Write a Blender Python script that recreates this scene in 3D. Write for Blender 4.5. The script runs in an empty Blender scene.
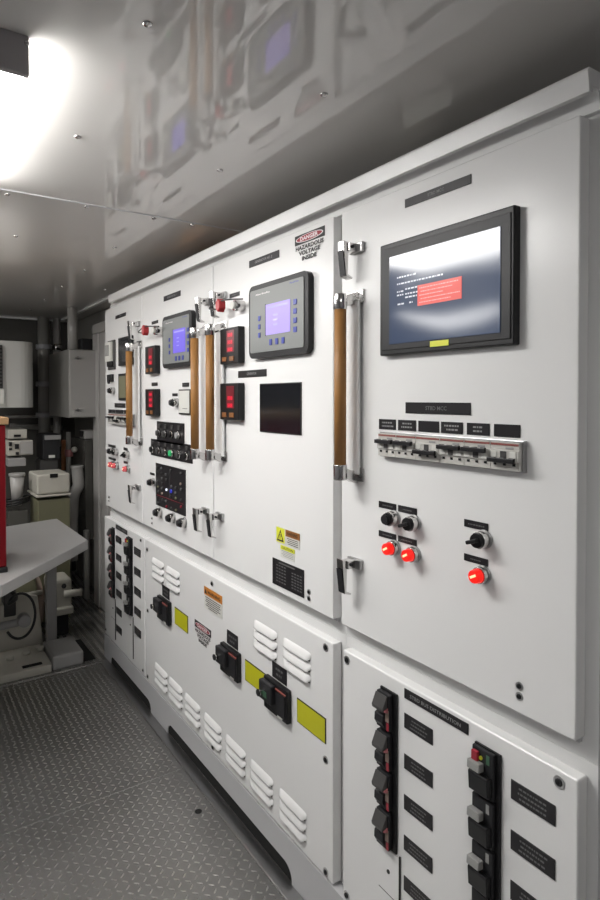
import bpy, bmesh, math, random
from mathutils import Vector, Matrix
random.seed(7)
PI = math.pi
C = bpy.context.scene.collection

# ------------------------------------------------------------------ materials
MATS = {}
def mat(name, col, rough=0.5, metal=0.0, emit=None, es=1.0, spec=0.5, coat=0.0, bump=None, noise=None):
    m = bpy.data.materials.new(name); m.use_nodes = True
    nt = m.node_tree; b = nt.nodes['Principled BSDF']
    b.inputs['Base Color'].default_value = (*col, 1)
    b.inputs['Roughness'].default_value = rough
    b.inputs['Metallic'].default_value = metal
    b.inputs['Specular IOR Level'].default_value = spec
    b.inputs['Coat Weight'].default_value = coat
    b.inputs['Coat Roughness'].default_value = 0.05
    if emit:
        b.inputs['Emission Color'].default_value = (*emit, 1)
        b.inputs['Emission Strength'].default_value = es
    tc = nt.nodes.new('ShaderNodeTexCoord')
    if noise:                                   # (scale, amount): slight wear in the colour
        n = nt.nodes.new('ShaderNodeTexNoise'); n.inputs['Scale'].default_value = noise[0]; n.inputs['Detail'].default_value = 5
        nt.links.new(tc.outputs['Object'], n.inputs['Vector'])
        r = nt.nodes.new('ShaderNodeMapRange'); r.inputs['To Min'].default_value = 1-noise[1]; r.inputs['To Max'].default_value = 1+noise[1]*.4
        nt.links.new(n.outputs['Fac'], r.inputs['Value'])
        mx = nt.nodes.new('ShaderNodeMix'); mx.data_type = 'RGBA'; mx.blend_type = 'MULTIPLY'; mx.inputs[0].default_value = 1
        mx.inputs[6].default_value = (*col, 1)
        nt.links.new(r.outputs['Result'], mx.inputs[7]); nt.links.new(mx.outputs[2], b.inputs['Base Color'])
    if bump:                                    # (scale, strength)
        n = nt.nodes.new('ShaderNodeTexNoise'); n.inputs['Scale'].default_value = bump[0]; n.inputs['Detail'].default_value = 3
        nt.links.new(tc.outputs['Object'], n.inputs['Vector'])
        bp = nt.nodes.new('ShaderNodeBump'); bp.inputs['Strength'].default_value = bump[1]; bp.inputs['Distance'].default_value = 0.002
        nt.links.new(n.outputs['Fac'], bp.inputs['Height']); nt.links.new(bp.outputs['Normal'], b.inputs['Normal'])
    MATS[name] = m
    return m

white = mat('white_enamel', (.76, .76, .755), .27, spec=.4)
white2 = mat('grey_white_enamel', (.68, .68, .675), .3, spec=.4)
plinthm = mat('grey_paint', (.50, .50, .51), .45, noise=(3, .12))
ceil_m = mat('gloss_ceiling', (.68, .665, .64), .035, spec=.9)
ceil_m.node_tree.nodes['Principled BSDF'].inputs['IOR'].default_value = 1.55
dark = mat('black_plastic', (.010, .010, .011), .4, spec=.3)
dark2 = mat('charcoal_plastic', (.018, .018, .02), .45, spec=.3)
dark3 = mat('dark_grey_plastic', (.06, .058, .057), .42, spec=.35)
satin_black = mat('black_engraved_plate', (.016, .015, .017), .35, spec=.3)
mcb_red = mat('breaker_red_line', (.25, .07, .06), .5)
engr = mat('engraved_letters', (.27, .27, .27), .5)
engr_dim = mat('faint_engraved_letters', (.13, .13, .13), .5)
hole = mat('shadow_gap', (.004, .004, .004), .9)
chrome = mat('chrome', (.58, .57, .56), .17, 1.0)
steel = mat('steel', (.42, .42, .42), .3, 1.0)
leather = mat('tan_leather', (.33, .155, .04), .55, bump=(160, .4), noise=(14, .25))
hmi_grey = mat('grey_display_face', (.19, .20, .195), .4)
scr_violet = mat('violet_screen', (.12, .10, .2), .35, emit=(.42, .33, .90), es=.52, spec=.25)
scr_violet2 = mat('purple_screen', (.06, .05, .15), .35, emit=(.17, .12, .80), es=.5, spec=.25)
scr_bar = mat('screen_header', (.2, .2, .4), .12, emit=(.22, .19, .6), es=.8)
blue_btn = mat('blue_button', (.03, .045, .30), .35)
glass_blue = mat('monitor_glass', (.012, .016, .03), .11, emit=(.055, .075, .125), es=.5, spec=.5)
glass_dark = mat('dark_tinted_window', (.012, .013, .016), .12, noise=(9, .5), spec=.6)
scr_text = mat('screen_text', (.5, .5, .5), .2, emit=(.6, .65, .8), es=.3)
scr_red = mat('red_message_box', (.5, .08, .07), .15, emit=(.75, .10, .08), es=.36)
scr_pink = mat('message_text', (.6, .3, .3), .2, emit=(.9, .4, .36), es=.36)
led_red = mat('red_digits', (.3, .01, .02), .3, emit=(1, .02, .06), es=.5)
led_dim = mat('dim_red_window', (.09, .012, .016), .3, emit=(.35, .01, .03), es=.13)
amber = mat('amber_button', (.22, .09, .03), .4)
lamp_red = mat('lit_red_lens', (.5, .008, .004), .3, emit=(1, .018, .012), es=.42, spec=.3)
lamp_hot = mat('lit_filament', (1, .5, .3), .3, emit=(1, .42, .22), es=.8)
lamp_pink = mat('dim_red_lens', (.5, .1, .1), .2, emit=(.6, .06, .09), es=.2)
green_l = mat('green_light', (.02, .3, .1), .3, emit=(.05, .6, .2), es=.15)
blue_l = mat('blue_light', (.02, .03, .3), .3, emit=(.03, .04, .6), es=.3)
white_l = mat('white_light', (.8, .8, .8), .3, emit=(.7, .75, 1), es=.45)
yellow = mat('yellow_label', (.50, .49, .012), .4)
yellow2 = mat('bright_yellow', (.72, .74, .05), .4)
orange = mat('orange_label', (.55, .20, .03), .45)
brown_lab = mat('brown_label', (.30, .12, .03), .45)
paper = mat('paper_label', (.62, .62, .58), .5)
red_lab = mat('danger_red', (.30, .015, .03), .4)
ink = mat('black_ink', (.02, .02, .02), .5)
white_ink = mat('white_ink', (.8, .74, .76), .5)
red_paint = mat('red_tool_chest_paint', (.13, .0015, .005), .35, spec=.3)
red_tag = mat('red_lockout_plastic', (.42, .03, .035), .35)
wood = mat('wood_top', (.32, .19, .09), .5, noise=(8, .3))
brk_grey = mat('breaker_body', (.50, .49, .46), .45)
grey_block = mat('grey_lever', (.28, .28, .27), .45)
tan = mat('tan_insert', (.30, .23, .19), .5)
cream = mat('cream_machine_paint', (.52, .50, .44), .42, noise=(5, .2))
olive = mat('olive_machine_paint', (.17, .165, .10), .45, noise=(5, .2))
table_m = mat('pale_grey_table', (.29, .285, .28), .4, noise=(4, .15))
rubber = mat('black_rubber', (.012, .012, .012), .5)
pipe_red = mat('dull_red_pipe', (.25, .10, .10), .5)
pipe_or = mat('orange_brown_pipe', (.32, .13, .05), .5)
tank_m = mat('white_tank_enamel', (.5, .5, .475), .2)
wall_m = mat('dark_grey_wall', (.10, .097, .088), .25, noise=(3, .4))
wall_lm = mat('grey_wall', (.26, .26, .27), .45, noise=(2, .2))
wall_rm = mat('pale_partition', (.2, .195, .18), .4)
jamb_m = mat('pale_door_frame', (.36, .35, .335), .3)
card = mat('cardboard', (.42, .22, .09), .7)
lens_m = mat('lamp_diffuser', (.9, .9, .9), .4, emit=(1, .985, .96), es=15)
lampcap = mat('lamp_end_cap', (.42, .40, .41), .4)
duct_m = mat('pale_duct', (.6, .6, .6), .35)

def tread_plate(name, base, rough, size, ribs=False):
    m = bpy.data.materials.new(name); m.use_nodes = True
    nt = m.node_tree; L = nt.links; b = nt.nodes['Principled BSDF']
    def N(t, **k):
        n = nt.nodes.new(t)
        for a, v in k.items(): setattr(n, a, v)
        return n
    def M(op, a, bb=None, c=None):
        n = N('ShaderNodeMath', operation=op)
        for i, v in enumerate((a, bb, c)):
            if v is None: continue
            if isinstance(v, (int, float)): n.inputs[i].default_value = v
            else: L.new(v, n.inputs[i])
        return n.outputs[0]
    tc = N('ShaderNodeTexCoord'); sp = N('ShaderNodeSeparateXYZ'); L.new(tc.outputs['Object'], sp.inputs[0])
    u = M('DIVIDE', sp.outputs[0], size); v = M('DIVIDE', sp.outputs[1], size)
    if ribs:
        w = M('ABSOLUTE', M('SUBTRACT', M('FRACT', u), .5)); h = M('SMOOTH_MIN', M('MULTIPLY', M('SUBTRACT', .32, w), 8), 1.0, .2); h = M('MAXIMUM', h, 0)
    else:
        iu = M('FLOOR', u); iv = M('FLOOR', v)
        par = M('SUBTRACT', M('MULTIPLY', M('MODULO', M('ABSOLUTE', M('ADD', iu, iv)), 2), 2), 1)   # -1 / +1
        fu = M('SUBTRACT', M('FRACT', u), .5); fv = M('SUBTRACT', M('FRACT', v), .5)
        a = M('MULTIPLY', M('ADD', fu, M('MULTIPLY', fv, par)), .7071)
        c = M('MULTIPLY', M('SUBTRACT', fu, M('MULTIPLY', fv, par)), .7071)
        q = M('ADD', M('POWER', M('DIVIDE', M('ABSOLUTE', a), .40), 2), M('POWER', M('DIVIDE', M('ABSOLUTE', c), .11), 2))
        h = M('MINIMUM', M('MAXIMUM', M('MULTIPLY', M('SUBTRACT', 1, q), 1.8), 0), 1)
    no = N('ShaderNodeTexNoise'); no.inputs['Scale'].default_value = 2.2; no.inputs['Detail'].default_value = 6
    L.new(tc.outputs['Object'], no.inputs['Vector'])
    n2 = N('ShaderNodeTexNoise'); n2.inputs['Scale'].default_value = 60; L.new(tc.outputs['Object'], n2.inputs['Vector'])
    col = M('ADD', M('MULTIPLY', no.outputs['Fac'], base*.6), base*.62)
    col = M('ADD', col, M('MULTIPLY', h, base*1.0))
    cb = N('ShaderNodeCombineColor'); L.new(col, cb.inputs[0]); L.new(M('MULTIPLY', col, .985), cb.inputs[1]); L.new(M('MULTIPLY', col, .955), cb.inputs[2])
    L.new(cb.outputs[0], b.inputs['Base Color'])
    b.inputs['Metallic'].default_value = .9
    L.new(M('ADD', M('MULTIPLY', n2.outputs['Fac'], .12), M('SUBTRACT', rough, M('MULTIPLY', h, .14))), b.inputs['Roughness'])
    bp = N('ShaderNodeBump'); bp.inputs['Strength'].default_value = 1.0; bp.inputs['Distance'].default_value = .0018
    L.new(M('ADD', h, M('MULTIPLY', no.outputs['Fac'], .8)), bp.inputs['Height']); L.new(bp.outputs['Normal'], b.inputs['Normal'])
    MATS[name] = m
    return m
floor_m = tread_plate('diamond_plate', .36, .30, .027)
floor_far = tread_plate('ribbed_plate', .32, .3, .045, ribs=True)

# ------------------------------------------------------------------ mesh builder
class MB:
    def __init__(s): s.bm = bmesh.new(); s.m = []
    def mi(s, m):
        if m not in s.m: s.m.append(m)
        return s.m.index(m)
    def take(s, t, m, smooth=False):
        i = s.mi(m); mp = {}
        for v in t.verts: mp[v] = s.bm.verts.new(v.co)
        for f in t.faces:
            try: g = s.bm.faces.new([mp[v] for v in f.verts])
            except ValueError: continue
            g.material_index = i; g.smooth = f.smooth if not smooth else True
        t.free(); return s
    def box(s, x0, x1, y0, y1, z0, z1, m, bev=0, seg=2, M4=None):
        t = bmesh.new(); bmesh.ops.create_cube(t, size=1)
        for v in t.verts:
            v.co = Vector(((x0+x1)/2+v.co.x*(x1-x0), (y0+y1)/2+v.co.y*(y1-y0), (z0+z1)/2+v.co.z*(z1-z0)))
        if bev: bmesh.ops.bevel(t, geom=t.edges[:], offset=bev, segments=seg, profile=.5, affect='EDGES')
        if M4 is not None: bmesh.ops.transform(t, matrix=M4, verts=t.verts)
        return s.take(t, m)
    def cyl(s, p0, p1, r, m, seg=20, r2=None, caps=True, bev=0):
        p0 = Vector(p0); p1 = Vector(p1); d = p1-p0
        t = bmesh.new(); bmesh.ops.create_cone(t, cap_ends=caps, segments=seg, radius1=r, radius2=r if r2 is None else r2, depth=d.length)
        for f in t.faces: f.smooth = len(f.verts) == 4
        if bev:
            ed = [e for e in t.edges if len(e.link_faces) == 2 and any(len(f.verts) > 4 for f in e.link_faces)]
            bmesh.ops.bevel(t, geom=ed, offset=bev, segments=2, profile=.5, affect='EDGES')
        Q = Vector((0, 0, 1)).rotation_difference(d.normalized()).to_matrix().to_4x4()
        bmesh.ops.transform(t, matrix=Matrix.Translation((p0+p1)/2) @ Q, verts=t.verts)
        return s.take(t, m)
    def ball(s, c, r, m, sc=(1, 1, 1)):
        t = bmesh.new(); bmesh.ops.create_uvsphere(t, u_segments=14, v_segments=8, radius=r)
        for v in t.verts: v.co = Vector((c[0]+v.co.x*sc[0], c[1]+v.co.y*sc[1], c[2]+v.co.z*sc[2]))
        return s.take(t, m, True)
    def tube(s, pts, r, m, seg=10, smooth_n=0, closed=False):
        P = [Vector(p) for p in pts]
        for _ in range(smooth_n):
            Q = [P[0]] if not closed else []
            n = len(P)
            for i in range(n if closed else n-1):
                a, b = P[i], P[(i+1) % n]
                Q += [a*.75+b*.25, a*.25+b*.75]
            if not closed: Q.append(P[-1])
            P = Q
        t = bmesh.new(); rings = []; up = None; n = len(P)
        for i, p in enumerate(P):
            if closed: d = (P[(i+1) % n]-P[i-1]).normalized()
            else: d = (P[min(i+1, n-1)]-P[max(i-1, 0)]).normalized()
            if up is None: up = Vector((0, 0, 1)) if abs(d.z) < .9 else Vector((1, 0, 0))
            a = d.cross(up).normalized(); up = a.cross(d).normalized()
            rr = r[i] if isinstance(r, (list, tuple)) and len(r) == n else (r if not isinstance(r, (list, tuple)) else r[0])
            rings.append([t.verts.new(p+a*math.cos(k*2*PI/seg)*rr+up*math.sin(k*2*PI/seg)*rr) for k in range(seg)])
        for i in range(n if closed else n-1):
            A, B = rings[i], rings[(i+1) % n]
            for k in range(seg):
                f = t.faces.new((A[k], A[(k+1) % seg], B[(k+1) % seg], B[k])); f.smooth = True
        if not closed: t.faces.new(rings[0][::-1]); t.faces.new(rings[-1])
        bmesh.ops.recalc_face_normals(t, faces=t.faces)
        return s.take(t, m)
    def prism(s, pts, d0, d1, axis, m, bev=0):
        # polygon pts in the plane across axis, pushed from d0 to d1
        t = bmesh.new()
        def mk(a, b, d): return {'x': (d, a, b), 'y': (a, d, b), 'z': (a, b, d)}[axis]
        A = [t.verts.new(mk(a, b, d0)) for a, b in pts]; B = [t.verts.new(mk(a, b, d1)) for a, b in pts]
        n = len(pts); t.faces.new(A); t.faces.new(B[::-1])
        for i in range(n): t.faces.new((A[i], B[i], B[(i+1) % n], A[(i+1) % n]))
        bmesh.ops.recalc_face_normals(t, faces=t.faces)
        if bev: bmesh.ops.bevel(t, geom=t.edges[:], offset=bev, segments=2, profile=.5, affect='EDGES')
        return s.take(t, m)
    def quad(s, a, b, c, d, m):
        i = s.mi(m); f = s.bm.faces.new([s.bm.verts.new(p) for p in (a, b, c, d)]); f.material_index = i
        return s
    def curve(s, me, M4, m):
        t = bmesh.new(); t.from_mesh(me); bmesh.ops.transform(t, matrix=M4, verts=t.verts)
        return s.take(t, m)
    def text(s, body, x, yl, yr, zb, zt, m, bold=.012):
        # lettering on a plane facing -x, running from yl (left) to yr (right)
        me = text_mesh(body, bold)
        xs = [v.co.x for v in me.vertices]; ys = [v.co.y for v in me.vertices]
        w = max(xs)-min(xs); h = max(ys)-min(ys)
        S = Matrix(((0, 0, -1, x), (-(yl-yr)/w, 0, 0, yl+min(xs)*(yl-yr)/w), (0, (zt-zb)/h, 0, zb-min(ys)*(zt-zb)/h), (0, 0, 0, 1)))
        return s.curve(me, S, m)
    def build(s, name, parent=None, org=None):
        me = bpy.data.meshes.new(name)
        if org is None and parent is not None: org = parent.get('_org', None)
        o3 = Vector(org) if org is not None else Vector((0, 0, 0))
        for v in s.bm.verts: v.co -= o3
        s.bm.normal_update(); s.bm.to_mesh(me); s.bm.free()
        for m in s.m: me.materials.append(m)
        o = bpy.data.objects.new(name, me); C.objects.link(o)
        if parent is not None: o.parent = parent; ORG[o.name] = tuple(o3)
        else: o.location = o3
        ORG[o.name] = tuple(o3)
        return o
ORG = {}
_b = MB.build
def build(self, name, parent=None, org=None, label=None):
    if parent is not None and org is None: org = ORG[parent.name]
    o = _b(self, name, parent, org)
    if label: o['label'] = label
    return o
MB.build = build
_tc = {}
def text_mesh(body, bold=.012):
    if (body, bold) in _tc: return _tc[(body, bold)]
    cu = bpy.data.curves.new('lettering', 'FONT'); cu.body = body; cu.resolution_u = 2; cu.size = 1
    cu.offset = bold
    o = bpy.data.objects.new('lettering', cu); C.objects.link(o)
    dg = bpy.context.evaluated_depsgraph_get(); dg.update()
    me = bpy.data.meshes.new_from_object(o.evaluated_get(dg))
    bpy.data.objects.remove(o); _tc[(body, bold)] = me
    return me
def shape_mesh(outer, holes, th):
    cu = bpy.data.curves.new('outline', 'CURVE'); cu.dimensions = '2D'; cu.fill_mode = 'BOTH'; cu.extrude = th/2
    for loop in [outer]+holes:
        sp = cu.splines.new('POLY'); sp.points.add(len(loop)-1); sp.use_cyclic_u = True
        for p, q in zip(sp.points, loop): p.co = (q[0], q[1], 0, 1)
    o = bpy.data.objects.new('outline', cu); C.objects.link(o)
    dg = bpy.context.evaluated_depsgraph_get(); dg.update()
    me = bpy.data.meshes.new_from_object(o.evaluated_get(dg)); bpy.data.objects.remove(o)
    return me
FACE = lambda x: Matrix(((0, 0, -1, x), (1, 0, 0, 0), (0, 1, 0, 0), (0, 0, 0, 1)))   # (a, b) -> (y, z) on plane x
def thing(name, loc, label, cat, group=None):
    o = bpy.data.objects.new(name, None); C.objects.link(o); o.location = loc; o.empty_display_size = .05
    ORG[o.name] = tuple(loc); o['label'] = label; o['category'] = cat
    if group: o['group'] = group
    return o
def tag(o, label, cat, group=None):
    o['label'] = label; o['category'] = cat
    if group: o['group'] = group
    return o
def struct(o): o['kind'] = 'structure'; return o

# ------------------------------------------------------------------ camera
cam = bpy.data.cameras.new('camera'); co = bpy.data.objects.new('camera', cam); C.objects.link(co)
bpy.context.scene.camera = co
YAW, PITCH, FPX, SHY = .5957, -.01762, 599.5, 41.46
co.location = (0, 0, 1.5); co.rotation_euler = (PI/2+PITCH, 0, -YAW)
cam.sensor_fit = 'VERTICAL'; cam.sensor_height = 36; cam.lens = FPX/900*36; cam.shift_y = -SHY/900; cam.clip_start = .02
def at(px, py, Y):
    """point of the vertical plane y = Y seen at picture position px, py (for setting out the far machinery)"""
    a = (px-300)/FPX; b = (450-py-SHY)/FPX
    cy, sy, cp, sp = math.cos(YAW), math.sin(YAW), math.cos(PITCH), math.sin(PITCH)
    F = Vector((sy*cp, cy*cp, sp)); R = Vector((cy, -sy, 0)); U = R.cross(F)
    d = R*a+U*b+F; t = Y/d.y
    return Vector((d.x*t, Y, 1.5+d.z*t))

# ------------------------------------------------------------------ the room
HC = 2.156
struct(MB().box(-1.6, 2.2, -1.5, 3.44, -.03, 0, floor_m).build('floor'))
struct(MB().box(-1.6, 2.2, 3.44, 5.6, -.035, -.004, floor_far).build('floor'))
sm = MB(); sm.box(.24, .945, 2.254, 2.257, 0, .0012, steel); struct(sm.build('trim_1'))            # butt joint of two floor plates
sm = MB(); sm.box(.955, .998, -1.4, 3.44, 0, .006, steel, .002); struct(sm.build('trim_2'))
sm = MB(); sm.box(-1.2, .97, 3.415, 3.445, 0, .009, floor_m, .003); struct(sm.build('trim_3'))
struct(MB().box(.217, .226, -1.4, 2.1, 0, .001, hole).box(-.6, .217, -1.4, 1.97, .0, .012, plinthm, .003).build('trim_4'))
tag(MB().cyl((.90, 1.985, 0), (.90, 1.985, .0015), .013, hole, 20).build('floor_hole', org=(.9, 1.985, 0)), 'round dark lifting hole in the tread plate floor beside the plinth', 'hole')
# sheets of the ceiling with their joints
ceil = MB(); ceil.box(-1.6, 2.2, -1.5, 5.45, HC, HC+.03, ceil_m); struct(ceil.build('ceiling'))
struct(MB().box(-1.55, 1.6, 2.087, 2.094, HC-.004, HC, plinthm, .001).build('trim_5'))
struct(MB().box(-1.55, 1.3, 5.33, 5.36, HC-.012, HC, MATS['white_enamel'], .002).build('trim_6'))
struct(MB().box(1.16, 1.185, 3.5, 5.33, HC-.012, HC, MATS['white_enamel'], .002).build('trim_7'))
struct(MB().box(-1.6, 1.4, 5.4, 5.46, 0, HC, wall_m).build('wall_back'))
struct(MB().box(1.3, 1.36, 3.6, 5.4, 0, HC, wall_rm).build('wall_right'))
struct(MB().box(1.7, 1.76, -1.5, 3.6, 0, HC, wall_lm).build('wall_right'))
struct(MB().box(-1.6, -1.54, -1.5, 5.46, 0, HC, wall_lm).build('wall_left'))
struct(MB().box(-1.6, 1.76, -1.56, -1.5, 0, HC, wall_lm).build('wall_front'))
# door frame beyond the switchboard
df = MB(); df.box(1.215, 1.3, 4.16, 4.33, 0, 1.96, jamb_m, .004).box(1.20, 1.3, 4.33, 4.46, 0, 1.96, jamb_m, .006).box(1.20, 1.3, 3.6, 4.46, 1.96, 2.03, jamb_m, .006)
struct(df.build('door_1'))

rv = [(.375, 1.029), (.389, 1.568), (.784, 1.567), (.31, 2.134), (.554, 2.121), (.787, 2.107), (.934, 2.10), (.417, 2.665), (.804, 2.627), (.819, 3.173), (1.146, 2.995), (.829, 3.715), (.776, 1.052), (.84, 4.275), (.852, 4.838), (.862, 5.345), (1.097, 5.345), (1.066, 3.677), (1.17, 3.934)]
rmesh = None
for i, (x, y) in enumerate(rv):
    zc = HC-.0045 if 2.09 < y < 2.12 else HC
    zc = HC-.012 if y > 5.3 or x > 1.16 else zc
    if rmesh is None:
        o = MB().ball((0, 0, 0), .009, chrome, (1, 1, .6)).build('ceiling_screw'); rmesh = o
    else:
        o = rmesh.copy(); C.objects.link(o)
    o.location = (x, y, zc)
    tag(o, 'small chrome dome head screw fixing the glossy ceiling sheets', 'screw', 'dome screws in the ceiling')

# ceiling lamps
def lamp(x0, x1, y0, y1, label, group, es=15):
    lens_m = mat('lamp_diffuser', (.9, .9, .9), .4, emit=(1, .985, .96), es=es)
    t = thing('ceiling_light', ((x0+x1)/2, (y0+y1)/2, HC), label, 'ceiling light', group)
    MB().box(x0, x1, y0, y0+.012, HC-.072, HC, lampcap, .002).build('end_cap', t)
    MB().box(x0, x1, y1-.012, y1, HC-.072, HC, lampcap, .002).build('end_cap', t)
    MB().box(x0+.02, x1-.02, y0+.0125, y1-.0125, HC-.02, HC, lampcap).build('housing', t)
    MB().box(x0+.003, x1-.003, y0+.0125, y1-.0125, HC-.068, HC-.0205, lens_m, .012, 3).build('diffuser', t)
    MB().ball((x1-.004, y0-.001, HC-.014), .005, chrome).build('screw', t)
lamp(-.12, .21, 1.185, 2.02, 'lit ceiling light with a dark end cap at the upper left corner', None)
lamp(-.14, .19, 2.34, 3.1, 'lit ceiling light beyond the ceiling sheet joint, outside the left edge', None, 9)
lamp(-.12, .21, -.9, -.1, 'unseen ceiling light added as fill above and behind the viewpoint', None, 7)  # weak fill light added behind the camera, never in view
lamp(-.5, -.15, 3.6, 4.5, 'unseen ceiling light added to brighten the far machinery, outside the left edge', None, 9)  # added out of view to lift the dim background

# ------------------------------------------------------------------ small items for the cabinet faces (all on planes facing -x)
def nameplate(parent, y0, y1, z0, z1, lines=1, text=None, x=1.0, m=satin_black, name='nameplate', tm=None):
    b = MB(); b.box(x-.0022, x-.0002, y0, y1, z0, z1, m, .0006, 1)
    w = y1-y0; h = z1-z0; xs = x-.0026
    if text:
        tw = min(w*.8, h*.42*len(text)*.72); c = (y0+y1)/2
        b.text(text, xs, c+tw/2, c-tw/2, z0+h*.33, z0+h*.68, tm or engr)
    elif lines:
        random.seed(int(y0*1000+z0*7777))
        for k in range(lines):
            zc = z1-h*(k+1)/(lines+1); hh = h*.16/max(1, lines*.55)
            L = w*random.uniform(.4, .7); y = (y0+y1)/2+L/2
            while y > (y0+y1)/2-L/2:
                s = random.uniform(.5, 1.6)*hh*1.4
                b.quad((xs, y, zc-hh/2), (xs, y-s, zc-hh/2), (xs, y-s, zc+hh/2), (xs, y, zc+hh/2), tm or engr_dim)
                y -= s+hh*.5
    return b.build(name, parent)
def screw(parent, y, z, r=.007, x=1.0, h=.004):
    b = MB(); b.cyl((x, y, z), (x-h*.4, y, z), r*1.35, steel, 16).cyl((x-h*.4, y, z), (x-h, y, z), r*.85, dark2, 14, r*.7)
    b.cyl((x-h, y, z), (x-h-.0004, y, z), r*.35, hole, 6)
    return b.build('panel_screw', parent)
def selector(parent, y, z, lever=None, x=1.0, r=.016):
    b = MB(); b.cyl((x, y, z), (x-.006, y, z), r*1.22, steel, 28, bev=.001).cyl((x-.006, y, z), (x-.022, y, z), r*1.08, chrome, 28, bev=.001)
    b.cyl((x-.022, y, z), (x-.030, y, z), r*.95, dark, 28, r*.88)
    o = b.build('selector_switch', parent)
    k = MB()
    if lever is None: k.cyl((x-.030, y, z), (x-.036, y, z), r*.7, dark2, 24)
    else:
        Mx = Matrix.Translation((0, y, z)) @ Matrix.Rotation(lever, 4, 'X') @ Matrix.Translation((0, -y, -z))
        k.box(x-.040, x-.030, y-r*.25, y+r*.25, z-r*.6, z+r*1.15, dark, .002, 2, Mx)
    k.build('knob', o); return o
def pilot(parent, y, z, x=1.0, r=.0155, lens=lamp_red, dim=False):
    b = MB(); b.cyl((x, y, z), (x-.006, y, z), r*1.22, steel, 28, bev=.001).cyl((x-.006, y, z), (x-.018, y, z), r*1.1, chrome, 28, bev=.001)
    o = b.build('indicator_lamp', parent)
    k = MB(); k.cyl((x-.0185, y, z), (x-.034, y, z), r*.97, lens, 28, r*.86, bev=.002)
    if not dim: k.box(x-.0355, x-.0345, y-r*.55, y+r*.45, z-r*.1, z+r*.22, lamp_hot, 0, 1, Matrix.Translation((0, y, z)) @ Matrix.Rotation(-.5, 4, 'X') @ Matrix.Translation((0, -y, -z)))
    k.build('lens', o, label='glowing red lens'); return o
def grab_handle(parent, y, x=1.0, z0=1.27, z1=1.79, side=0):
    xo = x-.054; r = .0155
    g = MB(); g.cyl((xo, y, z0+.035), (xo, y, z1-.035), r, leather, 24); 
    g.box(xo+r*.7, xo+r*1.02, y-.0012, y+.0012, z0+.036, z1-.036, leather)
    g = g.build('grab_handle', parent, label='tan leather wrapped grab bar')
    for s, zz in ((1, z1-.04), (-1, z0)):
        b = MB(); b.cyl((xo, y, zz), (xo, y, zz+.04), r*1.15, chrome, 24, bev=.002)
        zc = zz+.02
        b.prism([(xo+.008, zc-.013), (x-.02, zc-.016+s*.012), (x-.004, zc-.02+s*.012), (x-.004, zc+.018+s*.012), (x-.02, zc+.013+s*.012), (xo+.008, zc+.012)], y-.011, y+.011, 'y', chrome, .0015)
        b.box(x-.006, x-.0003, y-.033, y+.033, zc-.014+s*.012, zc+.022+s*.012, chrome, .002)
        for q in (-.024, .024): b.cyl((x-.006, y+q, zc+.004+s*.012), (x-.0085, y+q, zc+.004+s*.012), .005, steel, 12)
        b.build('bracket', g)
    st = MB(); st.box(x-.016, x-.0065, y-.025, y+.029, z0+.012, z1-.012, white, .0045, 4); st.build('backing_strip', g, label='white rounded strip behind the grab bar')
    return g
def latch(parent, y, z, x=1.0, sgn=1):
    """over-centre lever latch; z is its top"""
    b = MB()
    b.box(x-.012, x-.0003, y-.028, y+.024, z-.026, z, steel, .002)
    b.box(x-.036, x-.012, y-.010, y+.018, z-.024, z-.003, chrome, .002)
    b.cyl((x-.026, y-.014, z-.013), (x-.026, y+.022, z-.013), .004, dark2, 12)
    o = b.build('latch', parent)
    k = MB(); k.prism([(x-.050, z+.001), (x-.034, z-.002), (x-.034, z-.03), (x-.036, z-.083), (x-.020, z-.090), (x-.021, z-.094), (x-.042, z-.088)], y-.004, y+.021, 'y', chrome, .001)
    k.prism([(x-.0515, z-.024), (x-.0505, z-.024), (x-.0430, z-.086), (x-.0440, z-.086)], y-.002, y+.019, 'y', dark2)
    k.build('lever', o, label='dark faced chrome latch lever')
    return o
def meter(parent, y0, y1, z0, z1, x=1.0, bright=True):
    xf = x-.026
    b = MB(); b.box(xf, x-.0003, y0, y1, z0, z1, dark, .003)
    o = b.build('power_meter', parent)
    w = y1-y0; h = z1-z0
    f = MB(); f.box(xf-.0012, xf-.0002, y0+w*.22, y0+w*.62, z0+h*.32, z0+h*.92, led_dim, .0004, 1); f.build('display_window', o)
    for k in range(3):
        zc = z0+h*(.80-.2*k); d = MB()
        d.text('888', xf-.0018, y0+w*.55, y0+w*.29, zc-h*.06, zc+h*.05, led_red if bright or k > 0 else led_dim); d.build('digits', o)
    for yy in (.75, .35):
        f = MB(); f.box(xf-.003, xf-.0003, y0+w*(yy-.13), y0+w*(yy+.10), z0+h*.07, z0+h*.2, amber, .001); f.build('button', o)
    return o
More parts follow.
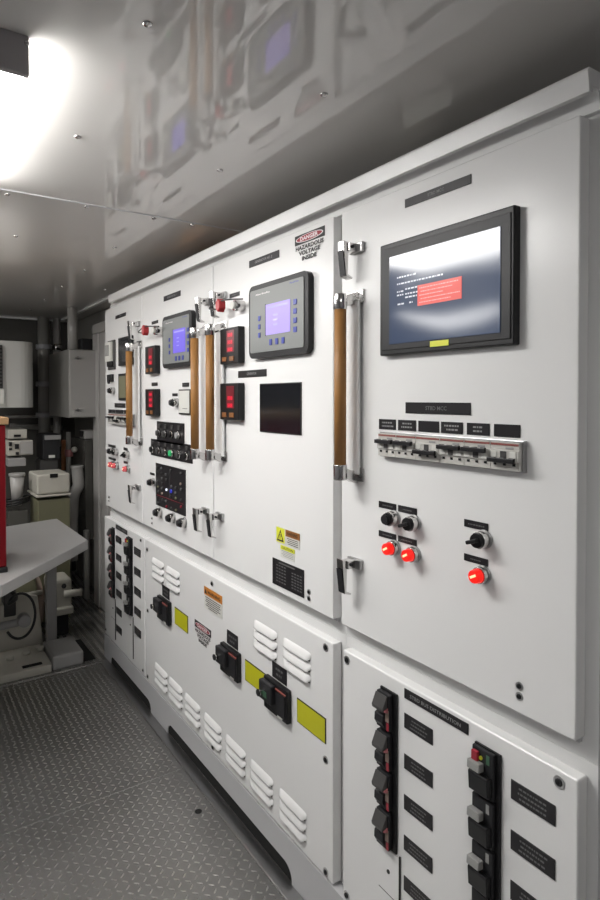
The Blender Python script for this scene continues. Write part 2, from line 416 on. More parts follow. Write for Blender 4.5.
def hmi(parent, y0, y1, z0, z1, x=1.0, scr=None, sm_=None, text=True):
    """operator panel with rounded black bezel; y0 right edge, y1 left edge"""
    def rr(a0, a1, b0, b1, r, n=6):
        P = []
        for cx, cy, s in ((a1-r, b1-r, 0), (a0+r, b1-r, 1), (a0+r, b0+r, 2), (a1-r, b0+r, 3)):
            for k in range(n+1):
                a = PI/2*(s+k/n); P.append((cx+r*math.cos(a), cy+r*math.sin(a)))
        return P
    xf = x-.020
    b = MB(); b.prism(rr(y0, y1, z0, z1, .024), xf, x-.0003, 'x', dark, 0)
    o = b.build('display_panel', parent, label='operator display with rounded black bezel')
    w = y1-y0; h = z1-z0
    f = MB(); f.prism(rr(y0+.020, y1-.012, z0+.018, z1-.016, .008, 3), xf-.0022, xf-.0002, 'x', hmi_grey, 0)
    if text:
        f.text('Allen-Bradley', xf-.0026, y0+w*.86, y0+w*.60, z0+h*.845, z0+h*.875, white_ink)
        f.text('PanelView', xf-.0026, y0+w*.27, y0+w*.13, z0+h*.885, z0+h*.91, blue_btn)
    f.build('face_plate', o, label='grey membrane face of the display')
    s0, s1, t0, t1 = scr
    g = MB(); g.box(xf-.0036, xf-.0024, s0, s1, t0, t1, sm_)
    g.box(xf-.0040, xf-.0037, s0+.012, s1-.012, t1-.014, t1-.008, scr_bar)
    for k, zz in enumerate((.62, .46, .3)): g.box(xf-.0040, xf-.0037, s0+(s1-s0)*.5, s0+(s1-s0)*.68, t0+(t1-t0)*zz-.002, t0+(t1-t0)*zz+.002, scr_bar)
    g.box(xf-.0034, xf-.0023, s1, s1+.004, t0-.002, t1+.003, ink)
    g.build('screen', o, label='lit violet screen')
    for k in range(3): MB().box(xf-.0045, xf-.0024, s1+.034, s1+.048, t1-.030-.027*k-.016, t1-.030-.027*k, blue_btn, .001).build('button', o)
    for k in range(4): MB().box(xf-.0045, xf-.0024, s0-.036, s0-.018, t1-.004-.027*k-.016, t1-.004-.027*k, blue_btn, .001).build('button', o)
    for k in range(3): MB().box(xf-.0045, xf-.0024, s1-.037-.036*k, s1-.021-.036*k, t0-.033, t0-.014, blue_btn, .001).build('button', o)
    return o
def mcb_row(parent, yo=0):
    edges = [1.105, 1.042, .977, .905, .838, .772, .705]; down = (0, 0, 1, 0, 0, 1)
    z0, z1 = 1.360, 1.414
    fr = MB(); fr.box(.988, .9998, edges[-1]+yo-.003, edges[0]+yo+.003, z0-.003, z1+.004, steel, .001); fr.build('breaker_rail', parent)
    for i in range(6):
        y1, y0 = edges[i]+yo-.0008, edges[i+1]+yo+.0008
        b = MB(); xf = .976
        b.prism([(0.9875, z0), (xf+.004, z0), (xf+.004, z0+.016), (xf, z0+.018), (xf, z0+.038), (xf+.004, z0+.040), (xf+.004, z1), (0.9875, z1)], y0, y1, 'y', brk_grey)
        b.box(xf+.0028, xf+.0038, y0+.001, y1-.001, z1-.006, z1-.002, mcb_red)
        b.box(xf+.0030, xf+.0038, y0+.012, y0+.030, z1-.013, z1-.009, engr)
        n = 3
        for k in range(n):
            yc = y0+(y1-y0)*(k+.5)/n
            b.box(xf-.0012, xf-.0002, yc-.007, yc+.007, z0+.019, z0+.037, MATS['paper_label'] if k != 1 else dark3, .0004, 1)
            b.box(xf+.0025, xf+.0038, yc-.003, yc+.003, z0+.009, z0+.014, dark, 0)
        o = b.build('circuit_breaker', parent, label='pale grey miniature circuit breaker with a red stripe')
        t = MB(); zc = z0+(.020 if down[i] else .036)
        t.box(xf-.012, xf-.006, y0+.002, y1-.002, zc-.005, zc+.004, dark, .001)
        for k in range(n):
            yc = y0+(y1-y0)*(k+.5)/n
            t.box(xf-.007, xf-.0013, yc-.006, yc+.006, zc-.005, zc+.005, dark2, .001)
        t.build('toggle', o, label='black tie bar joining the breaker toggles')
def column_breakers(parent, y0, y1, z1, n, pitch, kind, x=1.0):
    """flush column of switches: kind 0 sloping rocker levers, kind 1 upright levers with grey blocks"""
    z0 = z1-n*pitch
    b = MB(); b.box(x-0.0060, x-0.0003, y0, y1, z0, z1, dark, .001); b.build('switch_column', parent)
    w = y1-y0
    for k in range(n):
        zt = z1-k*pitch; s = MB()
        if kind == 0:
            s.box(x-0.0186, x-0.0065, y0+w*.22, y1-.001, zt-pitch*.95, zt-pitch*.05, dark2, .002)
            s.box(x-0.0193, x-0.0187, y0+w*.22, y0+w*.42, zt-pitch*.72, zt-pitch*.42, tan)
            s.box(x-0.0191, x-0.0187, y0+w*.22, y0+w*.36, zt-pitch*.93, zt-pitch*.74, red_lab)
        else:
            s.box(x-0.0149, x-0.0065, y0+w*.16, y1-.001, zt-pitch*.97, zt-pitch*.02, dark2, .002)
            s.box(x-0.0156, x-0.0150, y0+w*.30, y0+w*.42, zt-pitch*.27, zt-pitch*.08, green_glass if k == 0 else grey_block)
            if k == 0: s.box(x-0.0236, x-0.0150, y1-w*.32, y1-w*.08, zt-pitch*.30, zt-pitch*.08, red_lab, .002); s.cyl((x-0.0149, y0+w*.62, zt-pitch*.2), (x-0.0174, y0+w*.62, zt-pitch*.2), .004, yellow2, 12)
        o = s.build('breaker_switch', parent)
        h = MB()
        if kind == 0:
            h.prism([(x-0.0189, zt-pitch*.10), (x-0.0211, zt-pitch*.07), (x-0.0347, zt-pitch*.36), (x-0.0335, zt-pitch*.44), (x-0.0189, zt-pitch*.46)], y0+w*.30, y1-w*.02, 'y', dark3, .001)
            h.build('rocker', o, label='dark grey sloping rocker')
            h = MB(); h.prism([(x-0.0189, zt-pitch*.56), (x-0.0248, zt-pitch*.60), (x-0.0260, zt-pitch*.78), (x-0.0189, zt-pitch*.9)], y0+w*.46, y1-w*.02, 'y', dark2, .001); h.build('rocker', o)
            h = MB(); h.prism([(x-0.0198, zt-pitch*.36), (x-0.0310, zt-pitch*.40), (x-0.0310, zt-pitch*.43), (x-0.0198, zt-pitch*.48)], y0+w*.25, y0+w*.295, 'y', lamp_pink2); h.build('red_edge', o, label='pink red edge of the rocker')
        else:
            h.prism([(x-0.0152, zt-pitch*.28), (x-0.0310, zt-pitch*.26), (x-0.0322, zt-pitch*.44), (x-0.0152, zt-pitch*.46)], y0+w*.5, y1-w*.02, 'y', grey_block, .002)
            h.build('lever', o, label='pale grey lever block')
            h = MB(); h.prism([(x-0.0152, zt-pitch*.50), (x-0.0285, zt-pitch*.48), (x-0.0297, zt-pitch*.52), (x-0.0273, zt-pitch*.88), (x-0.0152, zt-pitch*.92)], y0+w*.22, y1-w*.04, 'y', dark, .0015)
            h.build('cover', o)
green_glass = mat('green_indicator', (.05, .12, .07), .3)
lamp_pink2 = mat('pink_red_edge', (.45, .14, .15), .4)
def louvre(parent, y0, y1, z0, z1, x=1.0):
    n = 3; p = (z1-z0)/n
    for k in range(n):
        zt = z1-k*p; zb = zt-p*.80; D = .0115; t = bmesh.new(); rows = []
        N = 14
        for j in range(N+1):
            u = j/N; yy = y1-(y1-y0)*u
            e = min(u, 1-u)/.13; sc = math.sqrt(max(0, 1-(1-min(e, 1))**2))
            prof = [(0, zt), (D*.28*sc, zt-p*.08), (D*.62*sc, zt-p*.30), (D*.95*sc, zt-p*.62), (D*sc, zb+p*.04), (D*.92*sc, zb-p*.02)]
            zm = zt-p*.1
            rows.append([t.verts.new((x-.0004-a, yy, zm+(zz-zm)*(.55+.45*sc) if zz < zm else zz-(1-sc)*p*.12)) for a, zz in prof])
        for j in range(N):
            for i in range(5):
                f = t.faces.new((rows[j][i], rows[j+1][i], rows[j+1][i+1], rows[j][i+1])); f.smooth = True
        bmesh.ops.recalc_face_normals(t, faces=t.faces)
        for f in t.faces:
            if f.normal.x > 0: f.normal_flip()
        b = MB(); b.take(t, white)
        b.quad((x-.0006, y1-.006, zb-p*.06), (x-.0006, y0+.006, zb-p*.06), (x-.0006, y0+.006, zb+p*.12), (x-.0006, y1-.006, zb+p*.12), hole)
        b.build('vent_louvre', parent)
def sign(parent, y0, y1, z0, z1, kind, x=1.0, name='warning_label'):
    xs = x-.0012; w = y1-y0; h = z1-z0
    b = MB()
    def R(a0, a1, b0, b1, m, d=0): b.box(xs-.0005-d, xs+.0008-d*.5, y0+w*a0, y0+w*a1, z0+h*b0, z0+h*b1, m)
    if kind == 'yellow':
        R(0, 1, 0, 1, ink); R(.03, .985, .03, .95, yellow, .0006)
    elif kind == 'danger':
        R(0, 1, .65, 1, ink)
        t = []; 
        for k in range(28):
            a = 2*PI*k/28; t.append((y0+w*(.5+.46*math.cos(a)), z0+h*(.825+.135*math.sin(a))))
        t2 = [(y0+w*.5+(p-y0-w*.5)*.93, z0+h*.825+(q-z0-h*.825)*.84) for p, q in t]
        b.prism(t, xs-.0010, xs-.0006, 'x', white_ink); b.prism(t2, xs-.0015, xs-.0011, 'x', red_lab)
        b.text('DANGER', xs-.0018, y0+w*.80, y0+w*.20, z0+h*.75, z0+h*.90, white_ink, .03)
        for i, (s, q) in enumerate((('HAZARDOUS', .94), ('VOLTAGE', .72), ('INSIDE', .5))):
            b.text(s, xs-.0004, y0+w*(.5+q/2), y0+w*(.5-q/2), z0+h*(.435-.205*i), z0+h*(.60-.205*i), ink, .035)
    elif kind == 'warning':
        R(0, 1, 0, 1, paper); R(0, 1, .64, 1, orange, .0005)
        b.text('WARNING', xs-.0014, y0+w*.80, y0+w*.08, z0+h*.73, z0+h*.89, ink, .03)
        b.prism([(y0+w*.83, z0+h*.70), (y0+w*.97, z0+h*.70), (y0+w*.90, z0+h*.92)], xs-.0014, xs-.001, 'x', ink)
        for i in range(6):
            L = (.86, .8, .84, .7, .82, .5)[i]; R(.5-L/2, .5+L/2, .52-.09*i, .555-.09*i, dark3, .0003)
    elif kind == 'shock':
        R(0, 1, 0, 1, paper); R(.62, .98, .04, .96, yellow2, .0004); R(0, .58, .55, .96, brown_lab, .0004)
        b.prism([(y0+w*.65, z0+h*.12), (y0+w*.95, z0+h*.12), (y0+w*.80, z0+h*.85)], xs-.0014, xs-.001, 'x', ink)
        b.prism([(y0+w*.71, z0+h*.22), (y0+w*.89, z0+h*.22), (y0+w*.80, z0+h*.66)], xs-.0019, xs-.0015, 'x', yellow2)
        b.prism([(y0+w*.79, z0+h*.27), (y0+w*.815, z0+h*.27), (y0+w*.82, z0+h*.55), (y0+w*.785, z0+h*.55)], xs-.0023, xs-.002, 'x', ink)
        b.text('WARNING', xs-.0014, y0+w*.52, y0+w*.08, z0+h*.66, z0+h*.86, ink)
        for i in range(4): R(.06, .52-.05*(i % 2), .42-.11*i, .46-.11*i, dark3, .0003)
    elif kind == 'caution':
        R(0, 1, 0, 1, paper); R(0, 1, .66, 1, yellow2, .0004)
        b.text('CAUTION', xs-.0014, y0+w*.9, y0+w*.1, z0+h*.74, z0+h*.92, ink)
        for i in range(4): R(.08, .92-.1*(i % 2), .55-.13*i, .59-.13*i, engr, .0003)
    return b.build(name, parent)
def rotary_breaker(parent, y0, y1, z0, z1, green=False, x=1.0):
    """black moulded breaker operator with cubic handle, key lock and a plate above"""
    w = y1-y0
    b = MB(); b.box(x-.018, x-.0003, y0, y1, z0, z1, dark, .004)
    b.box(x-.022, x-.0182, y0+.008, y1-.03, z0+.012, z1-.02, dark2, .002)
    b.box(x-.0195, x-.0183, y0+w*.18, y0+w*.38, z0+.004, z0+.012, paper)
    o = b.build('main_breaker', parent, label='black moulded main breaker operator')
    k = MB(); k.box(x-.038, x-.0185, y0+w*.44, y1-.002, z0+(z1-z0)*.36, z0+(z1-z0)*.94, dark2, .004)
    if green: k.box(x-.0392, x-.0382, y0+w*.62, y0+w*.78, z0+(z1-z0)*.5, z0+(z1-z0)*.68, green_glass)
    k.build('operating_handle', o)
    k = MB(); zc = z0+(z1-z0)*.60; k.cyl((x-.0385, y1-.022, zc), (x-.049, y1-.022, zc), .009, chrome, 20, bev=.001).cyl((x-.049, y1-.022, zc), (x-.053, y1-.022, zc), .011, dark2, 20, bev=.001); k.build('key_lock', o, label='chrome key lock')
    k = MB(); k.box(x-.0235, x-.0185, y0+.004, y1-.006, z1-.015, z1-.0125, mcb_red); k.build('red_stripe', o, label='thin red stripe')
    nameplate(parent, y0+w*.19, y0+w*.80, z1+.002, z1+.052, 2, x=x)

# ------------------------------------------------------------------ upper cabinets
def upper(name, y0, y1, b0, b1, label, edge_bev=.003):
    t = thing(name, (1.3, (b0+b1)/2, .846), label, 'cabinet')
    MB().box(1.031, 1.62, b0, b1, .8455, 2.03, white2, .001).build('body', t)
    MB().box(1.0, 1.0305, y0, y1, .887, 1.996, white, edge_bev, 3).build('door', t)
    MB().box(1.0225, 1.0308, y0+.006, y1+.008, .875, .8865, plinthm).build('door_seal', t)
    return t
# section 4, nearest, on the right
c4 = upper('switchboard_cabinet', .600, 1.276, .575, 1.293, 'nearest upper white cabinet on the right, with the big black framed monitor')
nameplate(c4, .839, 1.034, 1.946, 1.966, text='STBD MCC', tm=engr_dim)
b = MB(); b.box(.980, .9997, .719, 1.100, 1.602, 1.868, dark, .003); m4 = b.build('monitor', c4, label='large black framed touch monitor')
b = MB(); b.box(.9775, .9798, .726, 1.087, 1.614, 1.855, dark2, .0008, 1); b.build('inner_bezel', m4)
s = MB(); s.box(.9755, .9773, .748, 1.062, 1.627, 1.833, glass_blue, .0004, 1)
random.seed(3)
def scr_line(y, z, w, h=.0035, m=scr_text, x=.9751):
    yy = y
    while yy > y-w:
        q = random.uniform(.4, 1.8)*h*1.6; q = min(q, yy-(y-w)+.001)
        s.quad((x, yy, z), (x, yy-q, z), (x, yy-q, z+h), (x, yy, z+h), m); yy -= q+h*.7
for (y, z, w) in ((1.035, 1.778, .06), (1.035, 1.763, .14), (1.035, 1.745, .02), (1.008, 1.748, .14), (1.035, 1.737, .02), (1.008, 1.737, .06), (1.008, 1.729, .05), (1.033, 1.716, .02), (.995, 1.716, .010)): scr_line(y, z, w)
s.box(.9742, .9750, .842, .968, 1.706, 1.752, scr_red)
for k in range(5): scr_line(.962-.004*(k % 2), 1.744-.008*k, .11-.02*(k % 3), .0022, scr_pink, .9739)
s.build('screen', m4, label='blue screen with white text and a red message box')
b = MB(); b.box(.9788, .9798, .88, .934, 1.6165, 1.627, yellow2); b.box(.9765, .9774, .879, .932, 1.612, 1.6245, yellow2); b.build('sticker', m4, label='small yellow sticker')
nameplate(c4, .837, 1.030, 1.464, 1.490, text='STBD MCC', tm=engr_dim)
PL = ((1.063, 1.123), (.996, 1.055), (.925, .988), (.858, .919), (.789, .847), (.717, .778))
for i, (a, b_) in enumerate(PL): nameplate(c4, a, b_, 1.423, 1.448, 0 if i in (2, 5) else 2, name='circuit_plate', tm=engr)
mcb_row(c4)
for a, b_ in ((1.061, 1.123), (.992, 1.054), (.791, .853)):
    nameplate(c4, a, b_, 1.228, 1.244, 1, name='circuit_plate'); nameplate(c4, a, b_, 1.156, 1.171, 1, name='circuit_plate')
selector(c4, 1.066, 1.210, None); selector(c4, .998, 1.210, -1.9); selector(c4, .800, 1.211, -1.9)
for y, z in ((1.064, 1.139), (.997, 1.138), (.802, 1.138)): pilot(c4, y, z)
for z in (.941, .921): screw(c4, .716, z, .006)
grab_handle(c4, 1.212, z0=1.29, z1=1.765)
latch(c4, 1.208, 1.900); latch(c4, 1.212, 1.082)
# section 3
c3 = upper('switchboard_cabinet', 1.312, 2.057, 1.2935, 2.061, 'upper white cabinet with the grey operator display and dark window, left of the monitor')
nameplate(c3, 1.589, 1.779, 1.938, 1.962, text='GENERATOR NO. 2', tm=engr)
sign(c3, 1.351, 1.500, 1.901, 1.981, 'danger')
hmi(c3, 1.404, 1.748, 1.629, 1.866, scr=(1.494, 1.634, 1.698, 1.794), sm_=scr_violet)
meter(c3, 1.812, 1.950, 1.620, 1.746, bright=True); meter(c3, 1.812, 1.952, 1.423, 1.552, bright=False)
nameplate(c3, 1.666, 1.858, 1.570, 1.594, text='GENERATOR')
b = MB(); b.box(.9965, .9997, 1.465, 1.707, 1.389, 1.547, ink, .0008, 1).box(.9955, .9964, 1.468, 1.704, 1.392, 1.544, glass_dark); b.build('window_pane', c3, label='dark tinted inspection window')
nameplate(c3, 1.847, 1.922, 1.856, 1.871, 1)
sign(c3, 1.475, 1.608, 1.046, 1.096, 'shock'); sign(c3, 1.502, 1.581, 1.003, 1.041, 'caution')
b = MB(); b.box(.9975, .9997, 1.452, 1.629, .908, .991, satin_black, .0006, 1)
for yy in (1.55, 1.462):
    for k in range(6):
        z = .972-.010*k if yy > 1.5 else .966-.009*k
        for q in range(4): b.box(.9968, .9973, yy+.015*q, yy+.015*q+.010, z, z+.003, engr_dim)
b.box(.9968, .9973, 1.50, 1.59, .981, .985, engr_dim); b.build('rating_plate', c3, label='black rating plate with fine text')
for z in (.933, .914): screw(c3, 1.428, z, .006)
grab_handle(c3, 1.975, z0=1.275, z1=1.765); latch(c3, 1.968, 1.884); latch(c3, 1.998, 1.076)
# section 2
c2 = upper('switchboard_cabinet', 2.064, 2.838, 2.0615, 2.8415, 'upper white cabinet with a violet display, round push buttons and the black mimic panel')
nameplate(c2, 2.365, 2.553, 1.928, 1.951, text='GENERATOR NO. 1', tm=engr)
nameplate(c2, 2.625, 2.704, 1.841, 1.855, 1)
hmi(c2, 2.212, 2.522, 1.629, 1.852, scr=(2.268, 2.394, 1.688, 1.786), sm_=scr_violet2)
meter(c2, 2.600, 2.728, 1.611, 1.738, bright=False); meter(c2, 2.600, 2.728, 1.418, 1.541, bright=True)
nameplate(c2, 2.634, 2.708, 1.555, 1.572, 1); nameplate(c2, 2.281, 2.349, 1.546, 1.563, 1); nameplate(c2, 2.401, 2.457, 1.507, 1.520, 0)
selector(c2, 2.405, 1.480, None)
b = MB(); b.box(.992, .9997, 2.255, 2.374, 1.432, 1.536, dark, .002).box(.9905, .9918, 2.262, 2.367, 1.438, 1.530, paper).box(.9900, .9904, 2.28, 2.33, 1.455, 1.457, ink); b.build('analog_meter', c2, label='white faced meter in a thin black frame')
b = MB(); b.box(.9955, .9997, 2.330, 2.636, 1.30, 1.394, satin_black, .0006, 1).box(.9955, .9997, 2.249, 2.714, 1.234, 1.310, satin_black, .0006, 1); b.build('button_plate', c2, label='black stepped plate behind the push buttons')
def push(y, z, m=dark):
    o = MB().cyl((.9953, y, z), (.985, y, z), .0165, chrome, 22, bev=.001).build('push_button', c2)
    MB().cyl((.9848, y, z), (.978, y, z), .0125, m, 20, bev=.001).build('cap', o)
for k, m in enumerate((dark3, dark3, dark, engr)): push(2.60-.075*k, 1.342, m)
for k in range(4): MB().box(.990, .9953, 2.588-.075*k, 2.612-.075*k, 1.365, 1.383, dark3, .001).build('legend', c2)
for k, m in enumerate((dark, dark3, dark3, green_l, dark3, dark)): push(2.682-.078*k, 1.262, m)
for k in range(6): MB().box(.990, .9953, 2.670-.078*k, 2.694-.078*k, 1.285, 1.301, dark3, .001).build('legend', c2)
b = MB(); b.box(.9955, .9997, 2.318, 2.653, 1.009, 1.202, satin_black, .0006, 1); mp = b.build('mimic_panel', c2, label='black mimic panel with tiny coloured lamps')
b = MB(); b.box(.9945, .9952, 2.335, 2.64, 1.056, 1.058, red_lab); b.box(.9945, .9952, 2.485, 2.487, 1.06, 1.19, dark3); b.build('mimic_line', mp)
random.seed(11)
for r in range(8):
    for k in range(6):
        if random.random() < .25: continue
        y = 2.625-.053*k+random.uniform(-.006, .006); z = 1.185-.0225*r
        if r > 5: z -= .006
        m = random.choice([dark3, engr_dim, dark3, engr_dim, dark3, red_lab, olive, dark3, tan])
        if r == 4 and k in (2,): m = white_l
        if r == 4 and k in (3,): m = blue_l
        MB().cyl((.9953, y, z), (.990, y, z), .0055 if m is not blue_l else .008, m, 12).build('mimic_lamp', mp)
nameplate(c2, 2.678, 2.734, 1.139, 1.150, 0, name='circuit_plate')
selector(c2, 2.676, 1.110, None)
for y in (2.600, 2.447, 2.327): selector(c2, y, .982+.0*y, None, r=.018)
for z in (.935, .912): screw(c2, 2.712, z, .005)
grab_handle(c2, 2.108, z0=1.268, z1=1.765); latch(c2, 2.092, 1.880); latch(c2, 2.122, 1.076)
# section 1, farthest
c1 = upper('switchboard_cabinet', 2.846, 3.450, 2.842, 3.460, 'farthest upper white cabinet, at the left end of the switchboard')
nameplate(c1, 3.080, 3.252, 1.925, 1.944, text='PORT MCC', tm=engr)
b = MB(); b.box(.984, .9997, 2.96, 3.165, 1.668, 1.815, dark, .003).box(.9825, .9838, 2.98, 3.145, 1.685, 1.80, glass_dark); b.build('monitor', c1, label='small black monitor partly behind a handle')
b = MB(); b.box(.9995-.01, .9997, 3.254, 3.372, 1.656, 1.816, dark3, .002).box(.975, .989, 3.272, 3.375, 1.70, 1.806, paper, .002).box(.972, .9748, 3.30, 3.36, 1.73, 1.79, grey_block).box(.978, .9885, 3.262, 3.35, 1.672, 1.70, dark, .001); b.build('analog_meter', c1, label='pale meter box on a dark plate')
b = MB(); b.box(.985, .9997, 3.29, 3.372, 1.59, 1.63, dark, .002).cyl((.9845, 3.32, 1.59), (.975, 3.32, 1.59), .012, dark2, 16); b.build('socket', c1)
selector(c1, 3.290, 1.540, None)
b = MB(); b.box(.99, .9997, 3.04, 3.185, 1.487, 1.628, dark, .003).box(.9885, .9898, 3.06, 3.165, 1.50, 1.615, olive); b.build('relay_display', c1)
nameplate(c1, 3.095, 3.275, 1.448, 1.472, 1)
for a, b_ in PL: nameplate(c1, a+2.27, b_+2.27, 1.415, 1.437, 0, name='circuit_plate')
mcb_row(c1, 2.23)
for a, b_ in ((1.061, 1.123), (.992, 1.054), (.791, .853)):
    nameplate(c1, a+2.273, b_+2.273, 1.226, 1.241, 0, name='circuit_plate'); nameplate(c1, a+2.273, b_+2.273, 1.157, 1.170, 0, name='circuit_plate')
selector(c1, 3.305, 1.208, None); selector(c1, 3.240, 1.208, -1.9); selector(c1, 3.050, 1.208, -1.9)
for y in (3.288, 3.226, 3.040): pilot(c1, y, 1.136, lens=lamp_pink)
for z in (.941, .921): screw(c1, 3.392, z, .005)
grab_handle(c1, 2.872, z0=1.275, z1=1.765); latch(c1, 2.888, 1.875); latch(c1, 2.895, 1.072)

# ------------------------------------------------------------------ lower cabinets
def lower(name, y0, y1, b0, b1, label):
    t = thing(name, (1.3, (b0+b1)/2, .12), label, 'cabinet')
    MB().box(1.031, 1.62, b0, b1, .136, .845, white2, .001).build('body', t)
    MB().box(1.0, 1.0305, y0, y1, .142, .820, white, .004, 3).build('panel', t)
    return t
def breaker_panel(t, o, title, w1=1.112, n2=6):
    column_breakers(t, 1.053+o, w1+o, .785, 4, .0975, 0)
    b = MB(); b.box(.9965, .9997, 1.046+o, 1.118+o, .17, .390, white, .0006, 1)
    for z in (.277, ): b.box(.9958, .9964, 1.047+o, 1.117+o, z, z+.0015, dark3)
    b.box(.9958, .9997, 1.0425+o, 1.0455+o, .17, .395, dark)
    b.cyl((.9964, 1.082+o, .335), (.9945, 1.082+o, .335), .005, dark2, 12).build('blank_cover', t, label='white blanking strip below the switches')
    column_breakers(t, .755+o, .819+o, .786, 4, .1, 1)
    b = MB(); b.box(.9965, .9997, .752+o, .822+o, .17, .385, white, .0006, 1).box(.9958, .9997, .7485+o, .7515+o, .17, .385, dark).cyl((.9964, .787+o, .335), (.9945, .787+o, .335), .005, dark2, 12).build('blank_cover', t)
    for k in range(6):
        nameplate(t, .940+o, 1.031+o, .716-.0980*k, .752-.0980*k, 3, name='circuit_plate', tm=engr_dim)
        if k < n2: nameplate(t, .637+o, .733+o, .712-.1005*k, .751-.1005*k, 3, name='circuit_plate', tm=engr_dim)
    nameplate(t, .839+o, 1.031+o, .787, .811, text=title, tm=engr)
l4 = lower('breaker_cabinet', .594, 1.268, .575, 1.293, 'nearest lower white cabinet with two columns of black breaker switches, bottom right corner')
breaker_panel(l4, 0, 'STBD BUS DISTRIBUTION')
for y, z in ((1.250, .797), (.631, .798), (1.250, .157)): screw(l4, y, z, .0085)
l3 = lower('breaker_cabinet', 1.312, 2.812, 1.2935, 2.8255, 'wide lower white cabinet with vent louvres, yellow labels and three main breakers')
for a, b_ in ((1.603, 1.749), (1.417, 1.566), (2.566, 2.712), (2.384, 2.534)): louvre(l3, a, b_, .660, .756)
for a, b_ in ((2.529, 2.682), (2.360, 2.508), (2.182, 2.331), (1.995, 2.141), (1.810, 1.958), (1.628, 1.774), (1.440, 1.588)): louvre(l3, a, b_, .174, .270)
rotary_breaker(l3, 1.520, 1.660, .502, .605, True); rotary_breaker(l3, 1.839, 1.975, .502, .605); rotary_breaker(l3, 2.474, 2.612, .502, .605)
for a, b_ in ((1.343, 1.489), (1.672, 1.812), (2.299, 2.441)): sign(l3, a, b_, .524, .597, 'yellow', name='yellow_label')
sign(l3, 1.987, 2.141, .681, .766, 'warning'); sign(l3, 2.082, 2.231, .526, .607, 'danger')
for y, z in ((1.346, .798), (1.346, .478), (1.345, .158), (2.074, .791), (2.775, .480), (2.78, .774), (2.07, .162), (2.78, .16)): screw(l3, y, z, .0085)
l1 = lower('breaker_cabinet', 2.824, 3.485, 2.826, 3.478, 'farthest lower white cabinet with black breaker switches, at the far end of the plinth')
breaker_panel(l1, 2.236, 'PORT BUS DISTRIBUTION', 1.095, 5)
for y, z in ((2.870, .800), (2.845, .165), (3.465, .168)): screw(l1, y, z, .0075)

# cornice and plinth along the whole switchboard
b = MB(); b.prism([(.979, 2.019), (.974, 2.054), (.978, 2.060), (1.6, 2.060), (1.6, 2.031), (.992, 2.031), (.990, 2.019)], .572, 3.31, 'y', white, .001)
b.prism([(1.010, 2.0320), (1.029, 2.0320), (1.029, 1.999), (1.020, 2.001)], .575, 3.38, 'y', white)
o = b.build('cornice', org=(1.3, 2.0, 2.0)); tag(o, 'long white cornice moulding along the top of all the switchboard cabinets', 'moulding')
def arch(y0, y1, h, r=.045):
    P = [(y0, 0)]
    for k in range(7): a = PI-PI/2*k/6; P.append((y0+r+r*math.cos(a), h-r*.9+r*.9*math.sin(a)))
    for k in range(7): a = PI/2-PI/2*k/6; P.append((y1-r+r*math.cos(a), h-r*.9+r*.9*math.sin(a)))
    return P+[(y1, 0)]
pm = shape_mesh([(.56, 0)]+arch(.66, 1.25, .05)+arch(1.52, 2.53, .052)+arch(2.74, 3.38, .050)+[(3.50, 0), (3.50, .134), (.56, .134)], [], .004)
b = MB(); b.curve(pm, FACE(1.002), plinthm); b.box(1.0055, 1.6, .58, 3.46, .001, .134, hole); b.box(1.0, 1.6, .56, 3.47, .1342, .1355, plinthm); b.box(1.005, 1.10, 3.47, 3.50, 0.001, .134, plinthm)
o = b.build('plinth', org=(1.3, 2.0, 0)); tag(o, 'grey plinth with long rounded slots under the lower cabinets', 'plinth')

# lockout seals hanging across the door gaps
def lockout(y, z, label):
    t = thing('lockout_seal', (.99, y, z-.03), label, 'seal', None)
    MB().cyl((.9997, y-.062, z-.006), (.965, y-.062, z-.006), .019, chrome, 20, bev=.001).cyl((.9649, y-.062, z-.006), (.955, y-.062, z-.006), .013, paper, 20).build('barrel', t)
    k = MB(); pts = []
    for i in range(6): a = 2*PI*i/6+PI/6; pts.append((y+.002+.017*math.cos(a), z+.024*math.sin(a)))
    k.prism(pts, .932, .958, 'x', red_tag, .003); k.build('red_body', t, label='red plastic lock body')
    loop = [(.945, y+.02, z-.012), (.940, y+.06, z-.006), (.945, y+.10, z+.0), (.945, y+.06, z+.010), (.940, y+.01, z+.014), (.945, y-.05, z+.014), (.955, y-.14, z+.004)]
    MB().tube(loop, .0028, dark3, 8, 2).build('wire', t)
    t['label'] = label
lockout(1.885, 1.822, 'red lockout seal with wire loop beside the upper meter, right of centre')
lockout(2.640, 1.806, 'red lockout seal with wire loop on the far door, above its meters')

# things kept on top of the cabinets, seen only mirrored in the ceiling
tag(MB().box(1.10, 1.30, 2.34, 2.60, 2.062, 2.115, card, .002).build('cardboard_box', org=(1.12, 2.45, 2.068)), 'small brown cardboard box lying on top of the cabinets, mirrored in the ceiling', 'box')
b = MB(); b.box(1.12, 1.30, 1.0, 1.17, 2.062, 2.105, paper, .002); b.cyl((1.17, 1.06, 2.105), (1.17, 1.06, 2.1065), .022, dark3, 20)
tag(b.build('carton', org=(1.15, 1.06, 2.068)), 'white carton with round mark on top of the nearest cabinet, mirrored in the ceiling', 'box')

# ------------------------------------------------------------------ machinery at the far left end
# work table
t = thing('work_table', (.2, 3.3, 0), 'pale grey work table with a clipped corner, behind the red chest', 'table')
MB().prism([(-.7, 2.655), (.355, 2.655), (.842, 3.24), (.835, 3.93), (.5, 3.84), (-.7, 3.84)], .700, .750, 'z', table_m, .004).build('tabletop', t)
MB().box(.735, .79, 3.735, 3.79, .0455, .6995, table_m, .003).build('leg', t)
MB().box(-.62, -.57, 2.7, 2.75, .0, .6995, table_m, .003).build('leg', t)
